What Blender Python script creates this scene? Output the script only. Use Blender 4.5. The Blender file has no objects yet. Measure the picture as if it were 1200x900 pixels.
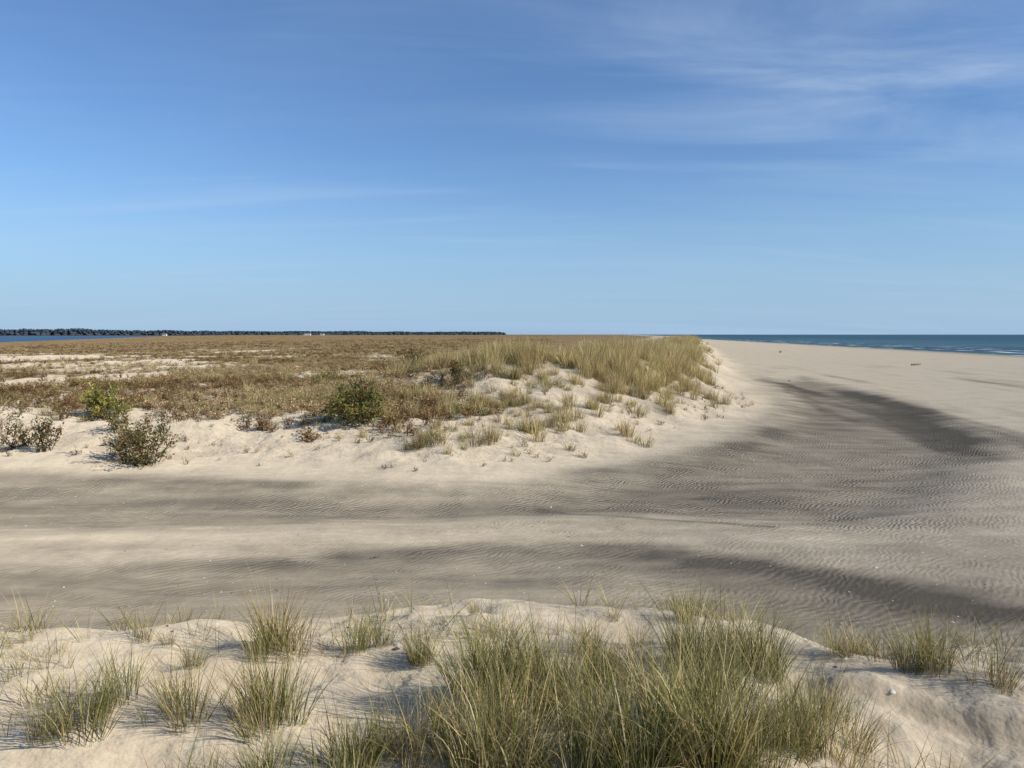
import bpy, math, random
import numpy as np
from mathutils import Vector
rng=np.random.default_rng(7); random.seed(7)
sc=bpy.context.scene
COL=sc.collection
# ------------------------------------------------------------------ noise
def _h(ix,iy,s):
    n=ix*374761393+iy*668265263+s*1442695041
    n=(n^(n>>13))*1274126177
    n=n&0x7fffffffffff
    n=n^(n>>16)
    return (n&0xffffff)/float(0xffffff)
def vn(x,y,s=0):
    x=np.asarray(x,float);y=np.asarray(y,float)
    fx=np.floor(x);fy=np.floor(y)
    ix=fx.astype(np.int64);iy=fy.astype(np.int64)
    tx=x-fx;ty=y-fy
    tx=tx*tx*tx*(tx*(tx*6-15)+10);ty=ty*ty*ty*(ty*(ty*6-15)+10)
    a=_h(ix,iy,s);b=_h(ix+1,iy,s);c=_h(ix,iy+1,s);d=_h(ix+1,iy+1,s)
    return (a*(1-tx)+b*tx)*(1-ty)+(c*(1-tx)+d*tx)*ty
def fbm(x,y,s=0,o=4):
    v=0;a=.5;t=0
    for i in range(o):
        v=v+a*vn(x*2**i+17.3*i,y*2**i-9.1*i,s+i);t+=a;a*=.5
    return v/t*2-1      # -1..1
def ss(a,b,x):
    t=np.clip((x-a)/(b-a),0,1);return t*t*(3-2*t)
def pdist(x,y,pts,vals=None):
    best=np.full(np.shape(x),1e12);bv=np.zeros(np.shape(x))
    for i in range(len(pts)-1):
        ax,ay=pts[i];bx,by=pts[i+1]
        dx,dy=bx-ax,by-ay;L=dx*dx+dy*dy
        t=np.clip(((x-ax)*dx+(y-ay)*dy)/L,0,1)
        d=(x-ax-t*dx)**2+(y-ay-t*dy)**2
        m=d<best
        best=np.where(m,d,best)
        if vals is not None: bv=np.where(m,vals[i]*(1-t)+vals[i+1]*t,bv)
    return np.sqrt(best),bv
def inpoly(x,y,P):
    c=np.zeros(np.shape(x),bool);n=len(P)
    for i in range(n):
        x1,y1=P[i];x2,y2=P[(i+1)%n]
        if y1==y2: continue
        cond=((y1>y)!=(y2>y))&(x<(x2-x1)*(y-y1)/(y2-y1)+x1)
        c^=cond
    return c
# ------------------------------------------------------------------ terrain plan (metres)
FOOT=[(-20000,60),(-400,40),(-60,24),(-25,21),(-12.9,19.5),(-10.4,18.8),(-7.3,18.9),(-4.05,18.1),(-2.9,17.3),(-.8,17.5),(1.05,19.1),(3.1,20.3),(5.5,25),(9.9,31.0),(12.6,37),(16.4,53),(27,93),(46,171),(75,308),(190,900),(1307,9000),(2827,20000)]
DPOLY=FOOT+[(-20000,20000)]
RIDGE=[(-3.0,34),(0,33),(3,34),(6,39),(9,48),(13.5,62),(21.5,95),(40,170),(75,320),(180,900),(1290,9000)]
RH=[1.15,1.7,1.75,1.5,1.35,1.35,1.5,1.7,1.8,1.5,1.5]
PATCH=[(-16,19.3),(-12,19),(-8,18.4),(-3.5,17.2),(0,17.0),(1.7,18.7),(3.7,20.5),(6.3,23.8),(9.8,29.6),(14.4,40),(17.8,53),(24,64),(21.5,46),(19.3,36),(16.9,28.3),(14.3,22.6),(11.2,18),(8.7,15.2),(6.6,13.4),(4.2,13.7),(2.5,14.2),(0,14.0),(-3.5,13.6),(-7,13.2),(-11,12.9),(-16,12.6)]
FLOOR=[(-30,30),(-12,20),(0,18),(6,23),(14,40),(19,55),(21.0,40),(17.3,28),(13.8,21),(11.2,17),(9.2,14),(8.0,12.4),(8.4,11.4),(11.2,9.8),(12,5),(-30,5)]
STREAK=[(-30,9.8),(-6.6,9.7),(-4.6,10.2),(-2.5,11.0),(0,11.3),(1.8,11.0),(3.4,10.2),(4.8,9.5),(6.2,8.7),(9,7),(14,3)]
TUFTS=[(-1.55,4.88,1.1,1.15),(-2.1,4.02,1,1.2),(-2.33,3.8,.7,.9),(-1.64,3.9,.9,1),(-1.25,3.8,1.05,1.2),(-.93,4.8,.75,1),(-.53,4.64,.8,1),(-.24,5.25,.5,.6),(-.09,3.95,1.2,1.2),(.175,3.86,1.2,1.1),(.43,4.2,.8,.9),(.65,4.08,.85,.9),(1.1,4.2,1.0,1),(1.3,4.08,1.0,1),(1.38,3.47,.95,.9),(1.5,3.4,.8,.8),(1.15,5.3,.6,.7),(.62,5.4,.5,.6),(2.27,4.35,.7,.8),(2.36,4.08,.85,.9),(2.5,3.9,.8,.8),(2.0,4.6,.6,.7),(-2.58,5.15,.55,.6),(-2.25,4.95,.5,.6),(-.54,3.14,1.0,1.1),(-.28,3.08,1.1,1.1),(0,3.0,1.2,1.1),(.28,3.05,1.05,1),(.53,2.94,1.15,1.1),(.78,3,1.3,1.2),(1.0,2.97,1.0,1),(-1.02,3.1,.8,.8),(-1.3,3.14,.6,.6),(-.77,3.08,.8,.9),(1.22,3.1,.85,.8),(.9,3.7,.9,.9),(.35,3.5,.9,.9),(.62,3.45,.9,.9),(-.3,3.5,.8,.8),(.08,3.4,.95,.9),(1.15,3.8,.85,.9),(-.15,4.5,.7,.8),(.45,4.75,.6,.9),(.95,4.7,.7,.9),(.15,4.35,.8,.9),(-1.9,4.6,.5,.7)]
def signed(x,y):
    d,_=pdist(x,y,FOOT)
    return np.where(inpoly(x,y,DPOLY),d,-d)
def bay_s(x,y):   # >0 in the bay on the left: line (-270,400)->(-900,2000)
    L=math.hypot(1600,630);nx,ny=-1600/L,-630/L
    return (x+270)*nx+(y-400)*ny
def height(x,y,full=False):
    x=np.asarray(x,float);y=np.asarray(y,float)
    d=signed(x,y)
    dw=d+fbm(x/3.,y/3.,3,3)*1.2+fbm(x/.8,y/.8,5,2)*.15
    ins=ss(-.3,5.5,dw)
    z=.72*ins
    rd,rh=pdist(x,y,RIDGE,RH)
    w=4.8+np.clip((y-60)*.06,0,8)
    rg=np.exp(-(rd/w)**2)
    hm=fbm(x/3.9,y/3.9,21,4)
    z=z+rg*rh*(1+.42*hm)*ss(.3,6.5,dw)
    z=z+ins*(.20*fbm(x/2.2,y/2.2,31,3)+.06*fbm(x/.5,y/.5,32,3))*(1+.6*rg)*np.clip(1-(y-400)/400,0.2,1)
    z=z+.12*fbm(x/1.1,y/1.1,33,3)*ss(0,2,d)*ss(12,5,d)
    b=bay_s(x,y)
    z=z-1.9*ss(-230,0,b)*ss(60,200,y)
    sh=x-.138*y-93.4
    z=z-1.5*ss(-70,0,sh)-.05*np.clip(sh,0,40)-(.06*np.clip(sh,0,1e9)**.5)*(sh>0)
    near=ss(80,40,np.hypot(x,y))
    inp=inpoly(x,y,PATCH);pd,_=pdist(x,y,PATCH+[PATCH[0]])
    ps=np.where(inp,pd,-pd)
    z=z-.24*ss(-.4,2.0,ps)*near
    z=z+.06*fbm(x/5,y/3,41,3)*near+.02*fbm(x/1.2,y/.7,42,3)*near*(1-ins)
    sd,_=pdist(x,y,STREAK)
    z=z-.09*np.exp(-(sd/1.1)**2)
    ye=5.70+.35*fbm(x/2.,y*0+3.,51,3)-np.clip(x,0,12)*.10-np.clip(-x-1,0,6)*.09
    top=1.78-.08*np.clip(y,-3,9)-.045*np.clip(x-1.0,0,9)-.02*np.clip(-x,0,10)
    f=(1-ss(-.3,2.8,y-ye))*(1-ss(7,13,x))
    hz=.13*fbm(x/1.3,y/1.1,52,3)+.05*fbm(x/.35,y/.35,53,3)
    for (tx,ty,a,b_) in TUFTS:
        r2=(x-tx)**2+(y-ty)**2
        hz=hz+.07*a*np.exp(-r2/(.26*b_)**2)
    hz=hz+.12*ss(-.05,.05,(y-3.72)+.35*(x-2.2)+.12*fbm(x,y,54,2))*ss(1.5,1.9,x)*ss(3.6,3.0,x)*ss(4.6,3.9,y)
    hz=hz-.12*np.exp(-(((x+1.7)/.9)**2+((y-3.35)/.28)**2))-.08*np.exp(-(((x-1.75)/.4)**2+((y-3.3)/.25)**2))
    z=z*(1-f)+f*(top+hz)
    fl=ss(0,60,b)*(1-ss(2750,2820,y))
    z=z*(1-fl)+(-3.0)*fl
    lb=ss(2760,2830,y)*ss(-100,0,b)
    z=z*(1-lb)+(-.9)*lb
    if full: return z,d,rg,ps,sd,f,sh,b
    return z
# ------------------------------------------------------------------ helpers
def mkmesh(name,V,F4=None,F3=None):
    me=bpy.data.meshes.new(name)
    V=np.asarray(V,np.float32)
    me.vertices.add(len(V));me.vertices.foreach_set('co',V.ravel())
    idx=[];tot=[]
    if F4 is not None and len(F4):
        F4=np.asarray(F4,np.int32);idx.append(F4.ravel());tot.append(np.full(len(F4),4,np.int32))
    if F3 is not None and len(F3):
        F3=np.asarray(F3,np.int32);idx.append(F3.ravel());tot.append(np.full(len(F3),3,np.int32))
    idx=np.concatenate(idx);tot=np.concatenate(tot)
    me.loops.add(len(idx));me.loops.foreach_set('vertex_index',idx)
    me.polygons.add(len(tot))
    st=np.concatenate([[0],np.cumsum(tot)[:-1]]).astype(np.int32)
    me.polygons.foreach_set('loop_start',st)
    me.polygons.foreach_set('use_smooth',np.ones(len(tot),bool))
    me.update(calc_edges=True)
    return me
def fattr(me,name,v):
    a=me.attributes.new(name,'FLOAT','POINT');a.data.foreach_set('value',np.asarray(v,np.float32))
def cattr(me,v):
    v=np.asarray(v,np.float32)
    if v.shape[1]==3: v=np.concatenate([v,np.ones((len(v),1),np.float32)],1)
    a=me.attributes.new('Col','FLOAT_COLOR','POINT');a.data.foreach_set('color',v.ravel())
def addobj(name,me,mat=None,parent=None):
    o=bpy.data.objects.new(name,me);COL.objects.link(o)
    if mat: me.materials.append(mat)
    if parent: o.parent=parent
    return o
class NT:
    def __init__(s,nt): s.nt=nt;s.n=nt.nodes;s.l=nt.links
    def __call__(s,t,**k):
        nd=s.n.new(t)
        for a,b in k.items(): setattr(nd,a,b)
        return nd
    def link(s,a,b): s.l.new(a,b)
    def math(s,op,a,b=None,c=None,clamp=False):
        nd=s.n.new('ShaderNodeMath');nd.operation=op;nd.use_clamp=clamp
        for i,v in enumerate((a,b,c)):
            if v is None: continue
            if isinstance(v,(int,float)): nd.inputs[i].default_value=v
            else: s.l.new(v,nd.inputs[i])
        return nd.outputs[0]
    def mr(s,v,a,b,c=0,d=1,smooth=True):
        nd=s.n.new('ShaderNodeMapRange');nd.interpolation_type='SMOOTHSTEP' if smooth else 'LINEAR'
        s.l.new(v,nd.inputs[0])
        for i,q in enumerate((a,b,c,d)): nd.inputs[i+1].default_value=q
        return nd.outputs[0]
    def mix(s,f,a,b,bt='MIX'):
        nd=s.n.new('ShaderNodeMix');nd.data_type='RGBA';nd.blend_type=bt
        for i,v in ((0,f),(6,a),(7,b)):
            if isinstance(v,(int,float)): nd.inputs[i].default_value=v
            elif isinstance(v,tuple): nd.inputs[i].default_value=(*v,1) if len(v)==3 else v
            else: s.l.new(v,nd.inputs[i])
        return nd.outputs[2]
    def noise(s,vec,scale,detail=4,rough=.55,dist=0):
        nd=s.n.new('ShaderNodeTexNoise');nd.inputs['Scale'].default_value=scale;nd.inputs['Detail'].default_value=detail
        nd.inputs['Roughness'].default_value=rough;nd.inputs['Distortion'].default_value=dist
        s.l.new(vec,nd.inputs['Vector']);return nd.outputs[0]
    def mapping(s,vec,rot=(0,0,0),scale=(1,1,1),loc=(0,0,0)):
        nd=s.n.new('ShaderNodeMapping');nd.inputs['Rotation'].default_value=rot;nd.inputs['Scale'].default_value=scale;nd.inputs['Location'].default_value=loc
        s.l.new(vec,nd.inputs['Vector']);return nd.outputs[0]
    def attr(s,name):
        nd=s.n.new('ShaderNodeAttribute');nd.attribute_name=name;return nd
def newmat(name):
    m=bpy.data.materials.new(name);m.use_nodes=True;m.node_tree.nodes.clear()
    g=NT(m.node_tree);out=g('ShaderNodeOutputMaterial');return m,g,out
# ------------------------------------------------------------------ sand material
def sand_mat():
    m,g,out=newmat('sand')
    P=g('ShaderNodeNewGeometry').outputs['Position']
    dark=g.attr('dark').outputs['Fac'];veg=g.attr('veg').outputs['Fac'];rip=g.attr('rip').outputs['Fac'];wet=g.attr('wet').outputs['Fac']
    n1=g.noise(P,.9,5,.6);n2=g.noise(P,6,3,.6);ng=g.noise(P,150,1,.6)
    nst=g.noise(g.mapping(P,(0,0,math.radians(8)),(1.,.18,1)),1.1,4,.62,.4)
    nfl=g.noise(g.mapping(P,(0,0,math.radians(-4)),(.30,1.5,1)),1.0,5,.66,.5)
    def wave(rot,sc,dist):
        nd=g('ShaderNodeTexWave',wave_type='BANDS',bands_direction='X',wave_profile='SIN')
        g.link(g.mapping(P,(0,0,math.radians(rot)),(1,1,1)),nd.inputs['Vector'])
        nd.inputs['Scale'].default_value=sc;nd.inputs['Distortion'].default_value=dist
        nd.inputs['Detail'].default_value=2;nd.inputs['Detail Scale'].default_value=.8;nd.inputs['Detail Roughness'].default_value=.6
        return nd.outputs['Fac']
    w1=wave(58,2.7,7.5);w2=wave(36,3.5,9)
    sel=g.mr(n1,.40,.60)
    mx=g('ShaderNodeMix',data_type='FLOAT');g.link(sel,mx.inputs[0]);g.link(w1,mx.inputs[2]);g.link(w2,mx.inputs[3])
    w=mx.outputs[0]
    patch=g.mr(g.noise(P,.55,3,.65),.36,.60)
    ripf=g.math('MULTIPLY',rip,g.math('ADD',g.math('MULTIPLY',patch,.85),.15))
    dsum=g.math('ADD',dark,g.math('MULTIPLY',g.math('SUBTRACT',nfl,.5),.85))
    dsum=g.math('ADD',dsum,g.math('MULTIPLY',g.math('SUBTRACT',n1,.5),.40))
    df=g.mr(dsum,0,1.1,0,1,False)
    troug=g.math('MULTIPLY',g.math('SUBTRACT',.5,w),g.math('MULTIPLY',ripf,.55))
    df=g.math('ADD',df,g.math('MULTIPLY',troug,g.math('ADD',df,.12)),clamp=True)
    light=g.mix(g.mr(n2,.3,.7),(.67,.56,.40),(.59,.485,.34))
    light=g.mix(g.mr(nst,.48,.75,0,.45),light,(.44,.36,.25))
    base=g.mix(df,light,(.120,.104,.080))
    base=g.mix(g.mr(ng,.35,.8,0,.25),base,(.16,.13,.10))
    base=g.mix(g.math('MULTIPLY',wet,.55),base,(.22,.19,.15))
    vf=g.math('ADD',veg,g.math('MULTIPLY',g.math('SUBTRACT',g.noise(P,1.6,5,.68),.5),1.2))
    vf=g.mr(vf,.34,.70)
    vcol=g.mix(g.mr(g.noise(P,.12,5,.65),.38,.62),(.17,.100,.045),(.31,.21,.10))
    vcol=g.mix(g.mr(g.noise(P,3.2,4,.7),.42,.68),vcol,(.095,.072,.03))
    vf=g.math('MULTIPLY',vf,g.mr(veg,.02,.2))
    base=g.mix(vf,base,vcol)
    bs=g('ShaderNodeBsdfDiffuse');g.link(base,bs.inputs['Color']);bs.inputs['Roughness'].default_value=.6
    hgt=g.math('MULTIPLY',w,g.math('MULTIPLY',ripf,.0115))
    hgt=g.math('ADD',hgt,g.math('MULTIPLY',g.noise(P,3.4,4,.6),g.mr(g.attr('rough').outputs['Fac'],0,1,.012,.13,False)))
    hgt=g.math('ADD',hgt,g.math('MULTIPLY',n2,.014))
    hgt=g.math('ADD',hgt,g.math('MULTIPLY',ng,.0012))
    b=g('ShaderNodeBump');b.inputs['Strength'].default_value=1;b.inputs['Distance'].default_value=1
    g.link(hgt,b.inputs['Height']);g.link(b.outputs[0],bs.inputs['Normal'])
    g.link(bs.outputs[0],out.inputs[0]);return m
# ------------------------------------------------------------------ ground
ang=np.concatenate([np.linspace(-52,52,640,endpoint=False),np.linspace(52,308,130,endpoint=False)])
ang=np.radians(ang)
rad=np.concatenate([np.geomspace(.3,2,40,endpoint=False),np.geomspace(2,90,680,endpoint=False),np.geomspace(90,15000,300)])
A,R=np.meshgrid(ang,rad)
X=(R*np.sin(A)).ravel();Y=(R*np.cos(A)).ravel()
X=np.append(X,0);Y=np.append(Y,0)
Z,D,RG,PS,SD,FD,SH,BY=height(X,Y,True)
na=len(ang);nr=len(rad)
i=np.arange(nr-1)[:,None]*na;j=np.arange(na)[None,:];j2=(j+1)%na
F4=np.stack([(i+j),(i+j2),(i+na+j2),(i+na+j)],-1).reshape(-1,4)
c=len(X)-1
F3=np.stack([np.full(na,c),(np.arange(na)+1)%na,np.arange(na)],-1)[:,::-1].copy()
me=mkmesh('ground',np.stack([X,Y,Z],-1),F4,F3)
if me.polygons[1000].normal.z<0: me.flip_normals()
rr=np.hypot(X,Y)
wob=fbm(X/2.5,Y/1.5,61,5)
ps=PS+wob*1.1
inf=inpoly(X,Y,FLOOR);fd,_=pdist(X,Y,FLOOR+[FLOOR[0]]);fs=np.where(inf,fd,-fd)+wob*.8
flat=(1-ss(-.5,.9,D))*(1-FD)
dk=.38*ss(-1.4,1.4,fs)
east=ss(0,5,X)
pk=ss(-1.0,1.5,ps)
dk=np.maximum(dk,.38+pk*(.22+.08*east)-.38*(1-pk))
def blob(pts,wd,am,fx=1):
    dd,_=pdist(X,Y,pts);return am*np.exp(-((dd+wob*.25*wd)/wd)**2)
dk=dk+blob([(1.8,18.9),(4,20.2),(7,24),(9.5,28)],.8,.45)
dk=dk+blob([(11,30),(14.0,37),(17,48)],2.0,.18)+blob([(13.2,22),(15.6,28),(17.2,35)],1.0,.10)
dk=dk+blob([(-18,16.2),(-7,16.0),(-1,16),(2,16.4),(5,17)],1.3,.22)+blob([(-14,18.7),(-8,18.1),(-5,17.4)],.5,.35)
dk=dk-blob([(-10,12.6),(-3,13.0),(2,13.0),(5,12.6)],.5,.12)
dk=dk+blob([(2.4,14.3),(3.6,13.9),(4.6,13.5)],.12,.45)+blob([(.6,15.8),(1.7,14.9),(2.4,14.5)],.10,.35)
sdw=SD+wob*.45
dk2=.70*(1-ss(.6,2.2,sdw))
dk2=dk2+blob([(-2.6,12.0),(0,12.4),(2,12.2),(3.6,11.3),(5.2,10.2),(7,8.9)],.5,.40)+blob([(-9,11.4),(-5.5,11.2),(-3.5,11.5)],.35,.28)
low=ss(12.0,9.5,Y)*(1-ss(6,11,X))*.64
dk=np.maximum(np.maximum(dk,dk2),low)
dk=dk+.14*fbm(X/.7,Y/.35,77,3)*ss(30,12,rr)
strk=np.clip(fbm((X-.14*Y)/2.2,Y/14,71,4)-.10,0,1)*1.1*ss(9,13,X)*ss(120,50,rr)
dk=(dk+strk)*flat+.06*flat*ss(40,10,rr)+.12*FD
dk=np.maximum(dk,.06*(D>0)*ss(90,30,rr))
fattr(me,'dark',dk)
n_v=fbm(X/6,Y/9,81,4)
veg=ss(5,9,D+2.5*fbm(X/3,Y/3,82,3))*ss(2,-1.5,X-(-1.+(Y-30)*.05)) 
far=ss(60,140,rr)
veg=veg*np.clip(.64+.6*n_v,0,1)
veg2=RG*.42*ss(3,8,D)
veg3=ss(12,30,D)*.66*far
veg=np.maximum(np.maximum(veg,veg2),veg3*(D>0))
gaps=np.clip(fbm(X/9,Y/20,84,4)-.05,0,1)*2.3*ss(38,60,rr)*ss(240,130,rr)*ss(-3,-20,X-(-.20*Y))
veg=np.clip(veg-gaps,0,1)
VEGLAND=(Y>2750)&(BY>-50)
veg=np.where(VEGLAND,1,veg)
fattr(me,'veg',veg)
rp=flat*(.45+.55*ss(-1,1,ps))*(1-ss(35,60,rr))+.45*FD*ss(1.2,2.2,X)+.15*FD
rp=rp+.35*ss(0,1,D)*ss(4,2,D)*ss(45,25,rr)
fattr(me,'rip',np.clip(rp,0,1))
fattr(me,'wet',ss(-14,-2,SH+2*fbm(X/20,Y/20,91,3)))
ro=ss(.5,2.5,D)*ss(90,40,rr)*.85+FD*.40
fattr(me,'rough',ro)
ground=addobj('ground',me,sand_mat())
# ------------------------------------------------------------------ water
def water_mat():
    m,g,out=newmat('sea_water')
    P=g('ShaderNodeNewGeometry').outputs['Position']
    sep=g('ShaderNodeSeparateXYZ');g.link(P,sep.inputs[0])
    s=g.math('SUBTRACT',g.math('SUBTRACT',sep.outputs[0],g.math('MULTIPLY',sep.outputs[1],.138)),93.4)
    sw=g.math('ADD',s,g.math('MULTIPLY',g.noise(P,.03,4,.6),14))
    lines=g('ShaderNodeTexWave',wave_type='BANDS',bands_direction='X');
    comb=g('ShaderNodeCombineXYZ');g.link(sw,comb.inputs[0]);g.link(comb.outputs[0],lines.inputs['Vector'])
    lines.inputs['Scale'].default_value=.024;lines.inputs['Distortion'].default_value=0
    foam=g.math('MULTIPLY',g.mr(lines.outputs['Fac'],.86,.97),g.mr(g.noise(P,.07,5,.65),.48,.58))
    foam=g.math('MULTIPLY',foam,g.mr(s,60,30))
    cap=g.math('MULTIPLY',g.mr(g.noise(g.mapping(P,(0,0,-.14),(.16,.03,1)),1,5,.7),.72,.76),g.mr(s,400,80,0,.6))
    foam=g.math('MAXIMUM',foam,cap)
    foam=g.math('MULTIPLY',foam,g.mr(s,-3,1))
    col=g.mix(g.mr(s,0,260),(.050,.125,.125),(.016,.070,.090))
    col=g.mix(g.mr(g.noise(g.mapping(P,(0,0,-.14),(.02,.004,1)),1,5,.6),.35,.65),col,(.010,.050,.068))
    col=g.mix(g.mr(s,-200,-100),(.04,.10,.17),col)
    col=g.mix(foam,col,(.75,.77,.77))
    bs=g('ShaderNodeBsdfPrincipled');g.link(col,bs.inputs['Base Color']);bs.inputs['Roughness'].default_value=.45
    bs.inputs['Specular IOR Level'].default_value=.2
    b=g('ShaderNodeBump');b.inputs['Strength'].default_value=.8;b.inputs['Distance'].default_value=.6
    g.link(g.noise(g.mapping(P,(0,0,-.14),(.5,.15,1)),1,4,.6),b.inputs['Height']);g.link(b.outputs[0],bs.inputs['Normal'])
    g.link(bs.outputs[0],out.inputs[0]);return m
rw=np.array([0.1]+list(np.geomspace(60,60000,40)));aw=np.radians(np.linspace(0,360,128,endpoint=False))
A2,R2=np.meshgrid(aw,rw);V=np.stack([(R2*np.sin(A2)).ravel(),(R2*np.cos(A2)).ravel(),np.full(A2.size,-1.5)],-1)
i=np.arange(len(rw)-1)[:,None]*128;j=np.arange(128)[None,:];j2=(j+1)%128
me=mkmesh('sea_water',V,np.stack([i+j,i+128+j,i+128+j2,i+j2],-1).reshape(-1,4))
if me.polygons[1000].normal.z<0: me.flip_normals()
sea=addobj('sea_water',me,water_mat())
# ------------------------------------------------------------------ plant material
def plant_mat(name,var=.35,trans=.3):
    m,g,out=newmat(name)
    c=g.attr('Col').outputs['Color']
    oi=g('ShaderNodeObjectInfo').outputs['Random']
    hsv=g('ShaderNodeHueSaturation')
    g.link(c,hsv.inputs['Color'])
    g.link(g.mr(oi,0,1,1-var,1+var,False),hsv.inputs['Value'])
    g.link(g.mr(g.math('FRACT',g.math('MULTIPLY',oi,7.3)),0,1,.485,.515,False),hsv.inputs['Hue'])
    d=g('ShaderNodeBsdfDiffuse');g.link(hsv.outputs[0],d.inputs[0])
    if trans>0:
        t=g('ShaderNodeBsdfTranslucent');mx=g('ShaderNodeMixShader')
        g.link(hsv.outputs[0],t.inputs[0]);mx.inputs[0].default_value=trans
        g.link(d.outputs[0],mx.inputs[1]);g.link(t.outputs[0],mx.inputs[2]);g.link(mx.outputs[0],out.inputs[0])
    else: g.link(d.outputs[0],out.inputs[0])
    return m
grassM=plant_mat('grass_blades',.22,.24);scrubM=plant_mat('scrub_leaves',.40,.15);leafM=plant_mat('shrub_leaves',.1,.25)
def tuft(n,L,r0,a0,bend,w,seed,pal,segs=6,lean=.12,dkb=.6):
    r=np.random.default_rng(seed)
    th=r.uniform(0,2*np.pi,n);rb=r0*np.sqrt(r.uniform(0,1,n))
    p=np.stack([rb*np.cos(th),rb*np.sin(th),np.full(n,-.02)],-1)
    hd=th+r.normal(0,.7,n)
    a=np.abs(r.normal(a0,a0*.6,n))*(.4+.9*rb/r0);bd=np.abs(r.normal(bend,bend*.7,n))
    ln=L*r.uniform(.35,1.12,n)
    col=np.array([p_[0] for p_ in pal]);wt=np.array([p_[1] for p_ in pal]);wt=wt/wt.sum()
    ci=r.choice(len(pal),n,p=wt);bc=col[ci]*r.uniform(.65,1.3,(n,1))
    ww=w*r.uniform(.6,1.3,n);tw=r.uniform(0,np.pi,n)
    Vs=[];Cs=[]
    straw=np.array([.56,.44,.21])
    for k in range(segs+1):
        t=k/segs
        wd=ww*(1-t**1.8)*(.75+.5*min(t*4,1))*.8
        s=np.stack([np.cos(tw),np.sin(tw),np.zeros(n)],-1)*wd[:,None]*.5
        Vs+= [p-s,p+s]
        tipf=np.clip((t-.45)*1.5,0,1)*r.uniform(.1,1,n)[:,None]
        cc=bc*(1-tipf)+straw*tipf
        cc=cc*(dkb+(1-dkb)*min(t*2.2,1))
        Cs+=[cc,cc]
        aa=a+bd*t**1.4
        dirv=np.stack([np.cos(hd)*np.sin(aa)+lean*t,np.sin(hd)*np.sin(aa),np.cos(aa)],-1)
        p=p+dirv*(ln/segs)[:,None]
    m_=len(Vs);V=np.stack(Vs,1).reshape(-1,3);C=np.stack(Cs,1).reshape(-1,3)
    b=(np.arange(n)*m_)[:,None]+2*np.arange(segs)[None,:]
    F=np.stack([b,b+1,b+3,b+2],-1).reshape(-1,4)
    return V,F,C
GREEN=(.175,.185,.050);OLIVE=(.27,.24,.078);STRAW=(.54,.42,.19);PALE=(.68,.56,.32);BROWN=(.20,.13,.065)
def herb(n_st,H,Wd,nl,ls,seed,pal,stemc=(.16,.10,.06)):
    r=np.random.default_rng(seed);V=[];F=[];C=[]
    tips=[]
    for k in range(n_st):
        th=r.uniform(0,6.28);a=r.uniform(.05,.9);ln=H*r.uniform(.55,1.1)
        b=np.array([r.normal(0,Wd*.15),r.normal(0,Wd*.15),-.02]);d=np.array([math.cos(th)*math.sin(a)*Wd/H,math.sin(th)*math.sin(a)*Wd/H,math.cos(a*.6)])
        e=b+d*ln;tips.append((b,e))
        w=.004+.006*H
        s=np.array([math.sin(th),-math.cos(th),0])*w
        i=len(V);V+=[b-s,b+s,e+s*.4,e-s*.4];F.append([i,i+1,i+2,i+3]);C+=[stemc]*4
        s=np.array([math.cos(th),math.sin(th),0])*w
        i=len(V);V+=[b-s,b+s,e+s*.4,e-s*.4];F.append([i,i+1,i+2,i+3]);C+=[stemc]*4
    cols=np.array([p[0] for p in pal]);wt=np.array([p[1] for p in pal]);wt=wt/wt.sum()
    for k in range(nl):
        b,e=tips[r.integers(len(tips))];t=r.uniform(.2,1.05)
        q=b*(1-t)+e*t+r.normal(0,.09*H,3)*t
        if q[2]<0: q[2]=.02
        u=r.normal(0,1,3);u[2]=abs(u[2])*.8+.2;u/=np.linalg.norm(u);v=np.cross(u,r.normal(0,1,3));v/=np.linalg.norm(v)
        l=ls*r.uniform(.6,1.3);w=l*.32
        i=len(V);V+=[q,q+u*l*.5+v*w,q+u*l,q+u*l*.5-v*w];F.append([i,i+1,i+2,i+3])
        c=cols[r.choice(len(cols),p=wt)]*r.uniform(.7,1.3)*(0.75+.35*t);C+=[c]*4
    return np.array(V),np.array(F),np.array(C)
def variants(cname,lst,mat):
    col=bpy.data.collections.new(cname)
    for k,(V,F,C) in enumerate(lst):
        me=mkmesh(cname+'_%02d'%k,V,F);cattr(me,C);me.materials.append(mat)
        o=bpy.data.objects.new(cname+'_%02d'%k,me);col.objects.link(o)
    return col
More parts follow.
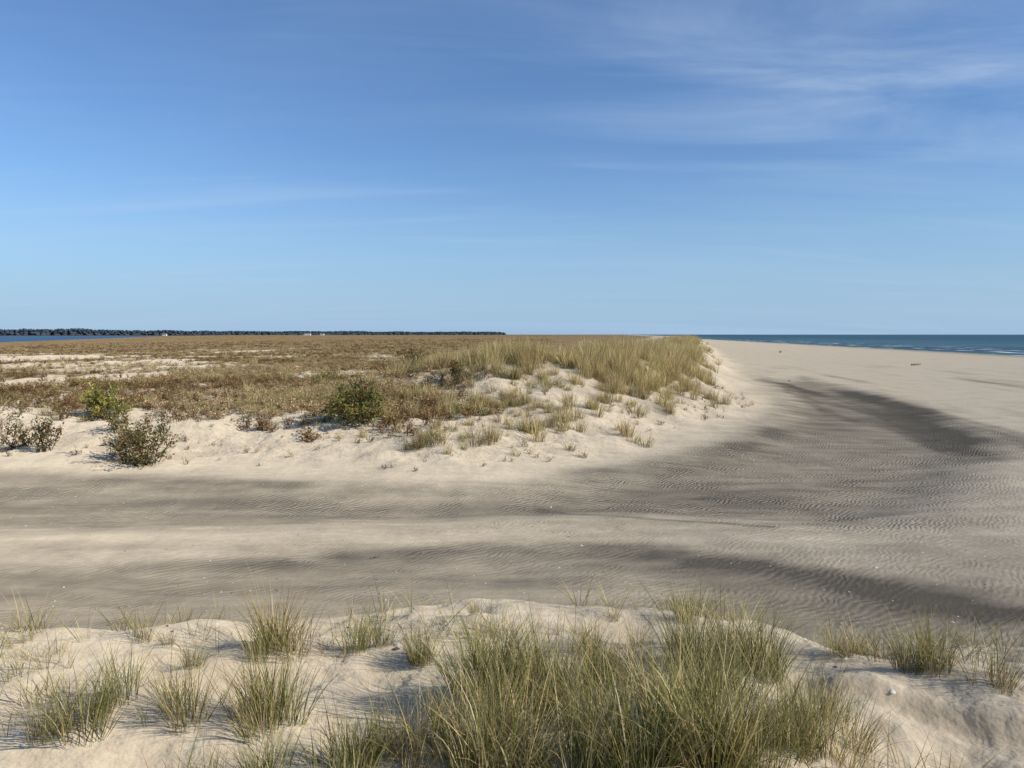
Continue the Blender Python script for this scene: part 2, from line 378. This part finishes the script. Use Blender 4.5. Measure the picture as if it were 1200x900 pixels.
def scatter(name,col,nvar,pts,scl,tilt=.08,zsc=None,vi=None):
    n=len(pts)
    me=bpy.data.meshes.new(name);me.vertices.add(n);me.vertices.foreach_set('co',np.asarray(pts,np.float32).ravel())
    r=np.random.default_rng(n)
    rot=np.stack([r.normal(0,tilt,n),r.normal(0,tilt,n),r.uniform(0,6.283,n)],-1).astype(np.float32)
    a=me.attributes.new('rot','FLOAT_VECTOR','POINT');a.data.foreach_set('vector',rot.ravel())
    z=np.asarray(scl)*(1 if zsc is None else zsc)
    s=np.stack([scl,scl,z],-1).astype(np.float32)
    a=me.attributes.new('scl','FLOAT_VECTOR','POINT');a.data.foreach_set('vector',s.ravel())
    a=me.attributes.new('vi','INT','POINT');a.data.foreach_set('value',(r.integers(0,nvar,n) if vi is None else vi).astype(np.int32))
    o=addobj(name,me)
    ng=bpy.data.node_groups.new(name+'_scatter','GeometryNodeTree')
    ng.interface.new_socket('Geometry',in_out='INPUT',socket_type='NodeSocketGeometry')
    ng.interface.new_socket('Geometry',in_out='OUTPUT',socket_type='NodeSocketGeometry')
    N=ng.nodes;Lk=ng.links
    gi=N.new('NodeGroupInput');go=N.new('NodeGroupOutput');iop=N.new('GeometryNodeInstanceOnPoints')
    ci=N.new('GeometryNodeCollectionInfo');ci.inputs['Collection'].default_value=col
    ci.inputs['Separate Children'].default_value=True;ci.inputs['Reset Children'].default_value=True
    def na_(nm,t):
        q=N.new('GeometryNodeInputNamedAttribute');q.data_type=t;q.inputs['Name'].default_value=nm
        return [o_ for o_ in q.outputs if o_.enabled and o_.name=='Attribute'][0]
    Lk.new(gi.outputs[0],iop.inputs['Points']);Lk.new(ci.outputs[0],iop.inputs['Instance'])
    iop.inputs['Pick Instance'].default_value=True
    Lk.new(na_('vi','INT'),iop.inputs['Instance Index'])
    Lk.new(na_('rot','FLOAT_VECTOR'),iop.inputs['Rotation']);Lk.new(na_('scl','FLOAT_VECTOR'),iop.inputs['Scale'])
    Lk.new(iop.outputs[0],go.inputs[0])
    md=o.modifiers.new('scatter','NODES');md.node_group=ng
    return o
def on(xy): 
    xy=np.asarray(xy,float);return np.concatenate([xy,height(xy[:,0],xy[:,1])[:,None]],1)
# near beach grass -------------------------------------------------
palG=[(GREEN,6),(OLIVE,4),(STRAW,3),(PALE,1.2)]
lst=[tuft(115,.54,.13,.20,.55,.0056,s,palG,6) for s in range(4)]+[tuft(85,.54,.12,.28,.7,.005,s+10,[(GREEN,2),(OLIVE,3),(STRAW,5),(PALE,1),(BROWN,1)],6) for s in range(3)]
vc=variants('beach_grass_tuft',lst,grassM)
pts=[];scl=[];vi=[]
for (x,y,a,b) in TUFTS:
    k=max(1,int(round(3.7*a*b)))
    for q in range(k):
        pts.append((x+rng.normal(0,.10*b),y+rng.normal(0,.10*b)));scl.append(a*rng.uniform(.5,.92));vi.append(rng.integers(0,7))
for q in range(420):
    x=rng.uniform(-9,7);y=rng.uniform(-4,6.2)
    if math.hypot(x,y)<1.6 : continue
    inframe=abs(x)<.70*y+.2 and y>2.4
    if inframe: continue
    if fbm(np.array([x]),np.array([y]),99,2)[0]<-.05: continue
    pts.append((x,y));scl.append(rng.uniform(.5,1));vi.append(rng.integers(0,7))
scatter('beach_grass',vc,7,on(pts),np.array(scl),.10,vi=np.array(vi))
thin=[tuft(11,.36,.06,.45,.8,.0046,s+30,[(OLIVE,2),(STRAW,5),(GREEN,2),(BROWN,1)],5) for s in range(4)]
vt=variants('sparse_grass_tuft',thin,grassM)
pts=[]
while len(pts)<620:
    x=rng.uniform(-6,5);y=rng.uniform(2.2,6.0)
    if fbm(np.array([x*1.2]),np.array([y*1.2]),97,2)[0]>rng.uniform(-.35,.5) and (abs(x-.4)<1.5 or y>4.4 or rng.random()<.40): pts.append((x,y))
scatter('sparse_beach_grass',vt,4,on(pts),rng.uniform(.45,1.2,len(pts)),.15)
# far dune grass ----------------------------------------------------
palD=[(STRAW,6),(PALE,3.5),(OLIVE,3.0),(BROWN,1)]
lst=[tuft(75,.90,.24,.22,.5,.014,s+50,palD,4,dkb=.5) for s in range(4)]+[tuft(75,.62,.25,.35,.7,.013,s+60,[(OLIVE,5),(GREEN,2.5),(STRAW,5)],4,dkb=.5) for s in range(3)]
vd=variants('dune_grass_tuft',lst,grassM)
N=60000
r_=np.exp(rng.uniform(math.log(20),math.log(600),N));a_=rng.uniform(-.16,.36,N)
x=r_*np.sin(a_);y=r_*np.cos(a_)
z,d,rg,ps_,sd_,f_,sh_,b_=height(x,y,True)
nn=fbm(x/1.9,y/1.9,101,3)
core=ss(.30,.70,rg)
pr=np.clip(rg**.6*1.15,0,1)*ss(.06-.50*core,.28-.32*core,nn)*ss(2.,5,d)
pr=pr*np.where(r_>75,.8,1)
pr+= .10*ss(1.2,3.5,d)*(fbm(x/1.8,y/1.8,102,3)>.15)
pr*=ss(0,1,d)*.38*(1+.6*ss(60,200,r_))
keep=rng.random(N)<pr
q=np.stack([x,y,z],-1)[keep];sx=rng.uniform(.5,1.15,len(q))*np.clip(.6+.55*rg[keep],.55,1.15)
nd=len(q)
pale=(rg[keep]+.4*fbm(q[:,0]/3,q[:,1]/3,140,2)+rng.normal(0,.15,nd)>.35)&(r_[keep]<90)
vi=np.where(pale,rng.integers(0,4,nd),rng.integers(2,7,nd))
scatter('dune_grass',vd,7,q,sx,.1,vi=vi)
sp=[(.6,22.6),(1.4,23.4),(-.9,24.6),(-1.9,25.5),(-3,27.5),(-3.6,28),(1.6,25.5),(2.6,27),(4.6,28.5),(5.6,30),(-.6,21.6),(-2.4,20.2),(3.6,24.5),(5.8,33),(7.4,35),(8.6,34),(-1.2,27),(-.2,27.5),(.9,29),(-5.5,26),(-6.5,27),(9.8,40),(11,44)]
sp2=[(a+rng.normal(0,.35),b+rng.normal(0,.5)) for a,b in sp for _ in range(6)]
scatter('dune_grass_clump',vd,7,on(sp2),rng.uniform(.5,1.0,len(sp2)),.12,vi=rng.integers(2,7,len(sp2)))
# scrub -------------------------------------------------------------
B1=(.20,.112,.052);B2=(.30,.185,.085);B3=(.14,.13,.045);B4=(.46,.35,.18);B5=(.10,.072,.035)
hl=[herb(7,.42,.45,100,.06,s,[(B1,4),(B2,3),(B5,2)]) for s in range(3)]
hl+=[herb(6,.36,.5,100,.06,s+5,[(B3,4),(B1,2),(B2,1)]) for s in range(2)]
hl+=[herb(10,.4,.45,70,.065,s+9,[(B4,5),(B2,2)],(.42,.33,.20)) for s in range(2)]
vh=variants('scrub_clump',hl,scrubM)
N=75000
r_=np.exp(rng.uniform(math.log(20),math.log(420),N));a_=rng.uniform(-1.0,.14,N)
x=r_*np.sin(a_);y=r_*np.cos(a_)
z,d,rg,ps_,sd_,f_,sh_,b_=height(x,y,True)
dd=d+2.5*fbm(x/3,y/3,82,3)
nv=fbm(x/6,y/9,81,4)
gp=np.clip(fbm(x/9,y/20,84,4)-.05,0,1)*2.3*ss(38,60,r_)*ss(240,130,r_)*ss(-3,-20,x-(-.20*y))
pr=ss(3.5,8,dd)*np.clip(.66+.85*nv-gp*1.8,0,1)*(1-.8*rg)*ss(2,-1.5,x-(-1.5+(y-30)*.06))
pr+=.045*ss(2,4,dd)*(x<-2)
keep=(rng.random(N)<pr*.52)&(b_<-40)
q=np.stack([x,y,z],-1)[keep];rk=r_[keep]
sx=rng.uniform(.45,1.15,len(q))*(1+.9*ss(60,300,rk))
gx=fbm(q[:,0]/7,q[:,1]/10,120,3)+rng.normal(0,.17,len(q))
vi=np.where(gx>.12,rng.integers(5,7,len(q)),np.where(gx<-.24,rng.integers(3,5,len(q)),rng.integers(0,3,len(q))))
scatter('scrub',vh,7,q,sx,.1,zsc=np.where(rk>60,.62,.85),vi=vi)
keep2=(rng.random(N)<pr*.07)&(b_<-40)
q=np.stack([x,y,z],-1)[keep2]
scatter('scrub_grass',vd,7,q,rng.uniform(.4,.8,len(q)),.1)
N=9000
x=rng.uniform(-24,12,N);y=rng.uniform(17,45,N);z,d,rg,*_=height(x,y,True)
keep=(d>.8)&(d<11)&(rng.random(N)<.24*np.clip(.6+1.6*fbm(x/2.5,y/2.5,130,3),0,2))
q=np.stack([x,y,z],-1)[keep]
scatter('seedling_plants',vh,7,q,rng.uniform(.15,.55,len(q)),.2)
# ------------------------------------------------------------------ individual shrubs
def shrub(name,x,y,W,H,nb,nl,ls,pal,seed,open_=0.):
    r=np.random.default_rng(seed);V=[];F=[];C=[]
    cols=np.array([p[0] for p in pal]);wt=np.array([p[1] for p in pal]);wt=wt/wt.sum()
    ends=[]
    def stick(a,b,w0,w1,c=(.11,.08,.06)):
        d=b-a;u=np.cross(d,[0.3,.5,.81]);u/=np.linalg.norm(u)+1e-9;v=np.cross(d,u);v/=np.linalg.norm(v)+1e-9
        i=len(V)
        for k in range(4):
            an=k*math.pi/2;o=u*math.cos(an)+v*math.sin(an);V.append(a+o*w0);C.append(c)
        for k in range(4):
            an=k*math.pi/2;o=u*math.cos(an)+v*math.sin(an);V.append(b+o*w1);C.append(c)
        for k in range(4): F.append([i+k,i+(k+1)%4,i+4+(k+1)%4,i+4+k])
    lop=r.uniform(-.15,.15,2)*W
    for k in range(nb):
        th=r.uniform(0,6.283);rr_=math.sqrt(r.uniform(0,1))
        hh=H*(1-.60*rr_**2)*r.uniform(.45,1.12)*(1+.25*math.sin(th*2+seed))
        tip=np.array([math.cos(th)*rr_*W*.5+lop[0],math.sin(th)*rr_*W*.5+lop[1],hh])
        b=np.array([r.normal(0,.12*W),r.normal(0,.12*W),-.05]);m1=b*.5+tip*.5+np.array([0,0,-.02])+r.normal(0,.04,3)
        stick(b,m1,.014,.009);stick(m1,tip,.009,.003);ends.append((m1,tip,r.uniform(.6,1.35),r.integers(len(cols))))
        if open_>0: ends.append((b*.6+m1*.4,m1,r.uniform(.6,1.2),r.integers(len(cols))))
        for q in range(3):
            t=r.uniform(.1,.8);s=m1*(1-t)+tip*t;e=s+r.normal(0,.12*W,3)*np.array([1,1,.7])+np.array([0,0,.08*H])
            if e[2]<.04:e[2]=.04
            stick(s,e,.005,.002);ends.append((s,e,r.uniform(.6,1.35),r.integers(len(cols))))
    for k in range(nl):
        s,e,br,cc=ends[r.integers(len(ends))];t=r.uniform(.15,1.08)**.7
        q=s*(1-t)+e*t+r.normal(0,.03*(1+W*.4),3)
        if q[2]<.02: continue
        u=(e-s)+r.normal(0,.25,3);u/=np.linalg.norm(u);v=np.cross(u,r.normal(0,1,3));v/=np.linalg.norm(v)
        l=ls*r.uniform(.6,1.25);w=l*.24
        i=len(V);V+=[q,q+u*l*.5+v*w,q+u*l,q+u*l*.5-v*w];F.append([i,i+1,i+2,i+3])
        ci=cc if r.random()<.6 else r.choice(len(cols),p=wt)
        C+=[cols[ci]*br*r.uniform(.75,1.25)]*4
    me=mkmesh(name,np.array(V),np.array(F));cattr(me,np.array(C))
    o=addobj(name,me,leafM);o.location=(x,y,float(height(np.array([x]),np.array([y]))[0])-.02);return o
YG=(.24,.23,.07);YY=(.38,.32,.08);DG=(.09,.10,.035);RD=(.22,.12,.055);OG=(.18,.17,.055);TN=(.34,.26,.13)
shrub('bayberry_shrub',-13.4,25.3,1.5,1.15,28,3000,.09,[(YG,4),(YY,6),(OG,2)],1)
shrub('bayberry_shrub',-4.6,23.3,1.9,1.25,40,4600,.085,[(OG,4),(YG,3),(DG,2),(RD,3),(YY,2)],2)
shrub('bayberry_shrub',-4.6,36,2.4,1.2,26,2600,.09,[(DG,3),(RD,3),(OG,3)],3)
shrub('bayberry_shrub',-2.2,29.5,1.1,.8,16,1300,.08,[(DG,3),(RD,2),(OG,3)],4)
shrub('bayberry_shrub',-9.7,40,2.4,.9,22,2000,.09,[(YG,3),(YY,2),(OG,3)],5)
shrub('seaside_goldenrod',-9.6,19.9,1.8,1.4,38,2200,.085,[(DG,4),(RD,4),(OG,2),(TN,2)],6,1)
shrub('seaside_goldenrod',-10.5,21.4,1.3,.9,18,1100,.08,[(DG,3),(RD,3),(OG,2),(TN,2)],7,1)
shrub('seaside_goldenrod',-12.6,20.8,.9,1.45,12,700,.085,[(DG,3),(RD,3),(OG,1),(TN,1)],8,1)
shrub('seaside_goldenrod',-13.6,21.2,1.2,.9,14,800,.08,[(RD,4),(DG,2),(TN,2)],9,1)
shrub('seaside_goldenrod',-11.5,22.3,.8,.9,9,420,.08,[(DG,3),(OG,3),(TN,2)],10,1)
shrub('seaside_goldenrod',-7.4,23.0,.9,.5,10,600,.07,[(RD,3),(B2,3)],11,1)
shrub('seaside_goldenrod',-5.7,21.6,.6,.4,8,400,.06,[(RD,3),(B2,3)],12,1)
# ------------------------------------------------------------------ shells
V=[];F=[];C=[]
nS=0
while nS<1100:
    y=8.6+ (rng.random()**1.5)*26;x=rng.uniform(-.75,.75)*y
    if nS>980: y=rng.uniform(3,6);x=rng.uniform(-3,4)
    V_=np.array([[x,y]])
    zz,d,*_r=height(V_[:,0],V_[:,1],True)
    if d[0]>1.5: continue
    s=rng.uniform(.006,.022)*(1 if rng.random()<.93 else 1.7)
    i=len(V);th=rng.uniform(0,6.28)
    V.append((x,y,zz[0]+s*.55))
    g_=rng.uniform(.45,1.);cc=(.72*g_,.68*g_,.6*g_) if rng.random()<.7 else (.12,.10,.08)
    C.append(cc)
    for k in range(6):
        an=th+k*math.pi/3;rr_=s*(1 if k%3 else .7)
        V.append((x+rr_*math.cos(an),y+rr_*math.sin(an),zz[0]-.003));C.append(cc)
    for k in range(6): F.append([i,i+1+k,i+1+(k+1)%6])
    nS+=1
me=mkmesh('shell_fragments',np.array(V),None,np.array(F));cattr(me,np.array(C));addobj('shell_fragments',me,plant_mat('shell',.0,.0))
# ------------------------------------------------------------------ driftwood
def wood_mat():
    m,g,out=newmat('weathered_wood');P=g('ShaderNodeNewGeometry').outputs['Position']
    c=g.mix(g.mr(g.noise(P,14,5,.6),.3,.7),(.10,.08,.06),(.24,.20,.16))
    bs=g('ShaderNodeBsdfPrincipled');g.link(c,bs.inputs['Base Color']);bs.inputs['Roughness'].default_value=.9;g.link(bs.outputs[0],out.inputs[0]);return m
WM=wood_mat()
def drift(name,x,y,L,R0,yaw,seed,lift=.0):
    r=np.random.default_rng(seed);V=[];F=[]
    def limb(a,b,r0,r1,bow):
        n=8;k=8;i0=len(V);d=b-a;u=np.cross(d,[0,0,1.]);u/=np.linalg.norm(u);v=np.cross(u,d);v/=np.linalg.norm(v)
        for s in range(n+1):
            t=s/n;c_=a*(1-t)+b*t+u*bow*math.sin(t*3.1)+v*.3*bow*math.sin(t*5);rr_=(r0*(1-t)+r1*t)*r.uniform(.85,1.15)
            for q in range(k):
                an=q*2*math.pi/k;V.append(c_+(u*math.cos(an)+v*math.sin(an))*rr_*r.uniform(.9,1.1))
        for s in range(n):
            for q in range(k): F.append([i0+s*k+q,i0+s*k+(q+1)%k,i0+(s+1)*k+(q+1)%k,i0+(s+1)*k+q])
        F.append([i0,i0+2,i0+4,i0+6]);e=i0+n*k;F.append([e,e+2,e+4,e+6])
    limb(np.array([-L/2,0,R0*.6]),np.array([L/2,0,R0*.6+lift]),R0,R0*.45,.08*L)
    limb(np.array([L*.1,0,R0*.7]),np.array([L*.35,L*.18,R0+L*.16]),R0*.45,R0*.15,.02*L)
    limb(np.array([-L*.15,0,R0*.7]),np.array([-L*.3,-L*.12,R0+L*.08]),R0*.4,R0*.15,.02*L)
    me=mkmesh(name,np.array(V),np.array(F));o=addobj(name,me,WM)
    o.location=(x,y,float(height(np.array([x]),np.array([y]))[0]));o.rotation_euler=(0,0,yaw);return o
drift('driftwood_log',46,88,1.2,.12,.2,1,.1)
drift('driftwood_stick',2.45,5.05,.3,.007,-.6,2,.02)
drift('driftwood_log',20.5,57,.5,.05,.9,3)
drift('driftwood_stick',-2.1,11.9,.22,.012,.5,4,.01)
drift('driftwood_log',52,150,1.8,.16,1.2,5,.1)
# ------------------------------------------------------------------ distant tree line
t=(1+5**.5)/2
ICO=np.array([(-1,t,0),(1,t,0),(-1,-t,0),(1,-t,0),(0,-1,t),(0,1,t),(0,-1,-t),(0,1,-t),(t,0,-1),(t,0,1),(-t,0,-1),(-t,0,1)],float)/math.sqrt(1+t*t)
IF=np.array([(0,11,5),(0,5,1),(0,1,7),(0,7,10),(0,10,11),(1,5,9),(5,11,4),(11,10,2),(10,7,6),(7,1,8),(3,9,4),(3,4,2),(3,2,6),(3,6,8),(3,8,9),(4,9,5),(2,4,11),(6,2,10),(8,6,7),(9,8,1)])
path=[(-4200,2900),(-1950,2960),(-1500,3100),(-1150,3500),(-900,3900),(-520,4500),(-60,5200)]
V=[];F=[];C=[];cnt=0
seg=np.array(path);sl=np.hypot(*(seg[1:]-seg[:-1]).T);cum=np.concatenate([[0],np.cumsum(sl)])
for k in range(3600):
    s=rng.uniform(0,cum[-1]);i=min(np.searchsorted(cum,s)-1,len(sl)-1);i=max(i,0);f=(s-cum[i])/sl[i]
    cx,cy=seg[i]*(1-f)+seg[i+1]*f;cy+=rng.uniform(0,90);cx+=rng.uniform(-20,20)
    Ht=(23+10*fbm(np.array([cx/200]),np.array([.5]),7,3)[0])*rng.uniform(.85,1.06)*(1-.10*(s/cum[-1]))
    for b in range(4):
        o=np.array([cx+rng.normal(0,5),cy+rng.normal(0,5),-1+Ht*(.15+.25*b)])
        R_=np.array([9-1.5*b,9-1.5*b,Ht*.2])*rng.uniform(.7,1.1)
        if b<2: R_[:2]*=1.4
        V.append(ICO*R_*rng.uniform(.75,1.2,(12,1))+o);F.append(IF+cnt);cnt+=12
        C.append(np.tile(np.array([.055,.078,.100])*rng.uniform(.85,1.12),(12,1)))  # blue-grey distance haze painted into the foliage colour
me=mkmesh('tree_line',np.concatenate(V),None,np.concatenate(F));cattr(me,np.concatenate(C))
addobj('tree_line',me,plant_mat('hazed_foliage',0,0))
# ------------------------------------------------------------------ distant house
def flatmat(n,c,r=.8):
    m,g,out=newmat(n);P=g('ShaderNodeNewGeometry').outputs['Position']
    bs=g('ShaderNodeBsdfPrincipled');g.link(g.mix(g.noise(P,.5,4),tuple(v*.9 for v in c),c),bs.inputs['Base Color']);bs.inputs['Roughness'].default_value=r;g.link(bs.outputs[0],out.inputs[0]);return m
def box(n,x0,x1,y0,y1,z0,z1,mat,par):
    v=[(x,y,z) for x in(x0,x1) for y in (y0,y1) for z in (z0,z1)]
    f=[(0,1,3,2),(4,6,7,5),(0,4,5,1),(2,3,7,6),(0,2,6,4),(1,5,7,3)]
    me=bpy.data.meshes.new(n);me.from_pydata(v,[],f);o=addobj(n,me,mat,par);return o
WH=flatmat('white_siding',(.8,.8,.78));RF=flatmat('roof_shingle',(.16,.15,.15));GL=flatmat('window_glass',(.05,.06,.07),.2)
def house(x,y,w,h):
    e=bpy.data.objects.new('white_house',None);COL.objects.link(e)
    box('walls',-w/2,w/2,-5,5,0,h,WH,e)
    me=bpy.data.meshes.new('roof');me.from_pydata([(-w/2-.5,-6,h),(w/2+.5,-6,h),(w/2+.5,6,h),(-w/2-.5,6,h),(-w/2-.5,0,h+3.5),(w/2+.5,0,h+3.5)],[],[(0,1,5,4),(2,3,4,5),(0,4,3),(1,2,5),(0,3,2,1)]);addobj('roof',me,RF,e)
    k=int(w//5)
    for q in range(k):
        cx=-w/2+(q+.5)*w/k;box('window_%d'%q,cx-.8,cx+.8,-5.06,-5.01,h*.35,h*.75,GL,e)
    box('door',w/2-1.8,w/2-.8,-5.06,-5.01,0.1,2.3,GL,e)
    e.location=(x,y,-1);return e
house(-760,2880,24,7);house(-705,2880,14,6);house(-1290,2880,14,5)
# ------------------------------------------------------------------ light, sky, camera
EL=math.radians(31);AZ=math.radians(112)
w=bpy.data.worlds.new('World');sc.world=w;w.use_nodes=True;w.node_tree.nodes.clear();g=NT(w.node_tree)
out=g('ShaderNodeOutputWorld');bg=g('ShaderNodeBackground');bg.inputs[1].default_value=.10
sky=g('ShaderNodeTexSky');sky.sky_type='NISHITA';sky.sun_disc=False;sky.sun_elevation=EL;sky.sun_rotation=AZ
sky.air_density=1.0;sky.dust_density=.3;sky.ozone_density=3.0
tc=g('ShaderNodeTexCoord').outputs['Generated']
sep=g('ShaderNodeSeparateXYZ');g.link(tc,sep.inputs[0])
zz=g.math('ADD',g.math('MAXIMUM',sep.outputs[2],0),.12)
cb=g('ShaderNodeCombineXYZ');g.link(g.math('DIVIDE',sep.outputs[0],zz),cb.inputs[0]);g.link(g.math('DIVIDE',sep.outputs[1],zz),cb.inputs[1])
n1=g.noise(g.mapping(cb.outputs[0],(0,0,math.radians(38)),(.5,1.3,1),(1.3,.4,0)),1.3,7,.58,.6)
n4=g.noise(g.mapping(cb.outputs[0],(0,0,math.radians(-50)),(.35,2.0,1),(4.3,.4,0)),1.3,6,.55,.4)
n3=g.noise(g.mapping(cb.outputs[0],(0,0,0),(.12,1.0,1)),1.0,4,.5,.3)
right=g.mr(sep.outputs[0],-.05,.5)
m1=g.math('MULTIPLY',g.mr(n1,.36,.78),g.math('ADD',g.math('MULTIPLY',right,.70),.08))
m1=g.math('MULTIPLY',m1,g.mr(sep.outputs[2],.12,.30,.12,1))
m4=g.math('MULTIPLY',g.mr(n4,.50,.80),.22)
m2=g.math('MULTIPLY',g.math('MULTIPLY',g.mr(n3,.48,.75),.20),g.mr(sep.outputs[2],.25,.02))
cm=g.math('ADD',g.math('ADD',m1,m4),m2,clamp=True)
skyc=g.mix(1.0,sky.outputs[0],(.88,1.08,1.33),'MULTIPLY')
hz=g.mr(sep.outputs[2],.22,-.02,0,.88)
skyc=g.mix(hz,skyc,(3.3,5.1,7.4))
c=g.mix(cm,skyc,(5.2,6.6,8.6))
g.link(c,bg.inputs[0]);g.link(bg.outputs[0],out.inputs[0])
L=bpy.data.lights.new('sun','SUN');L.energy=5.0;L.angle=math.radians(.5);L.color=(1,.955,.88)
lo=bpy.data.objects.new('sun',L);COL.objects.link(lo)
sd=Vector((math.sin(AZ)*math.cos(EL),math.cos(AZ)*math.cos(EL),math.sin(EL)))
lo.rotation_euler=sd.to_track_quat('Z','Y').to_euler()
cam=bpy.data.cameras.new('camera');co=bpy.data.objects.new('camera',cam);COL.objects.link(co)
cam.sensor_width=36;cam.lens=27.2;cam.clip_start=.05;cam.clip_end=90000
co.location=(0,0,3.4);co.rotation_euler=(math.radians(90-3.66),0,0);sc.camera=co
sc.view_settings.view_transform='Standard';sc.view_settings.look='None';sc.view_settings.exposure=0
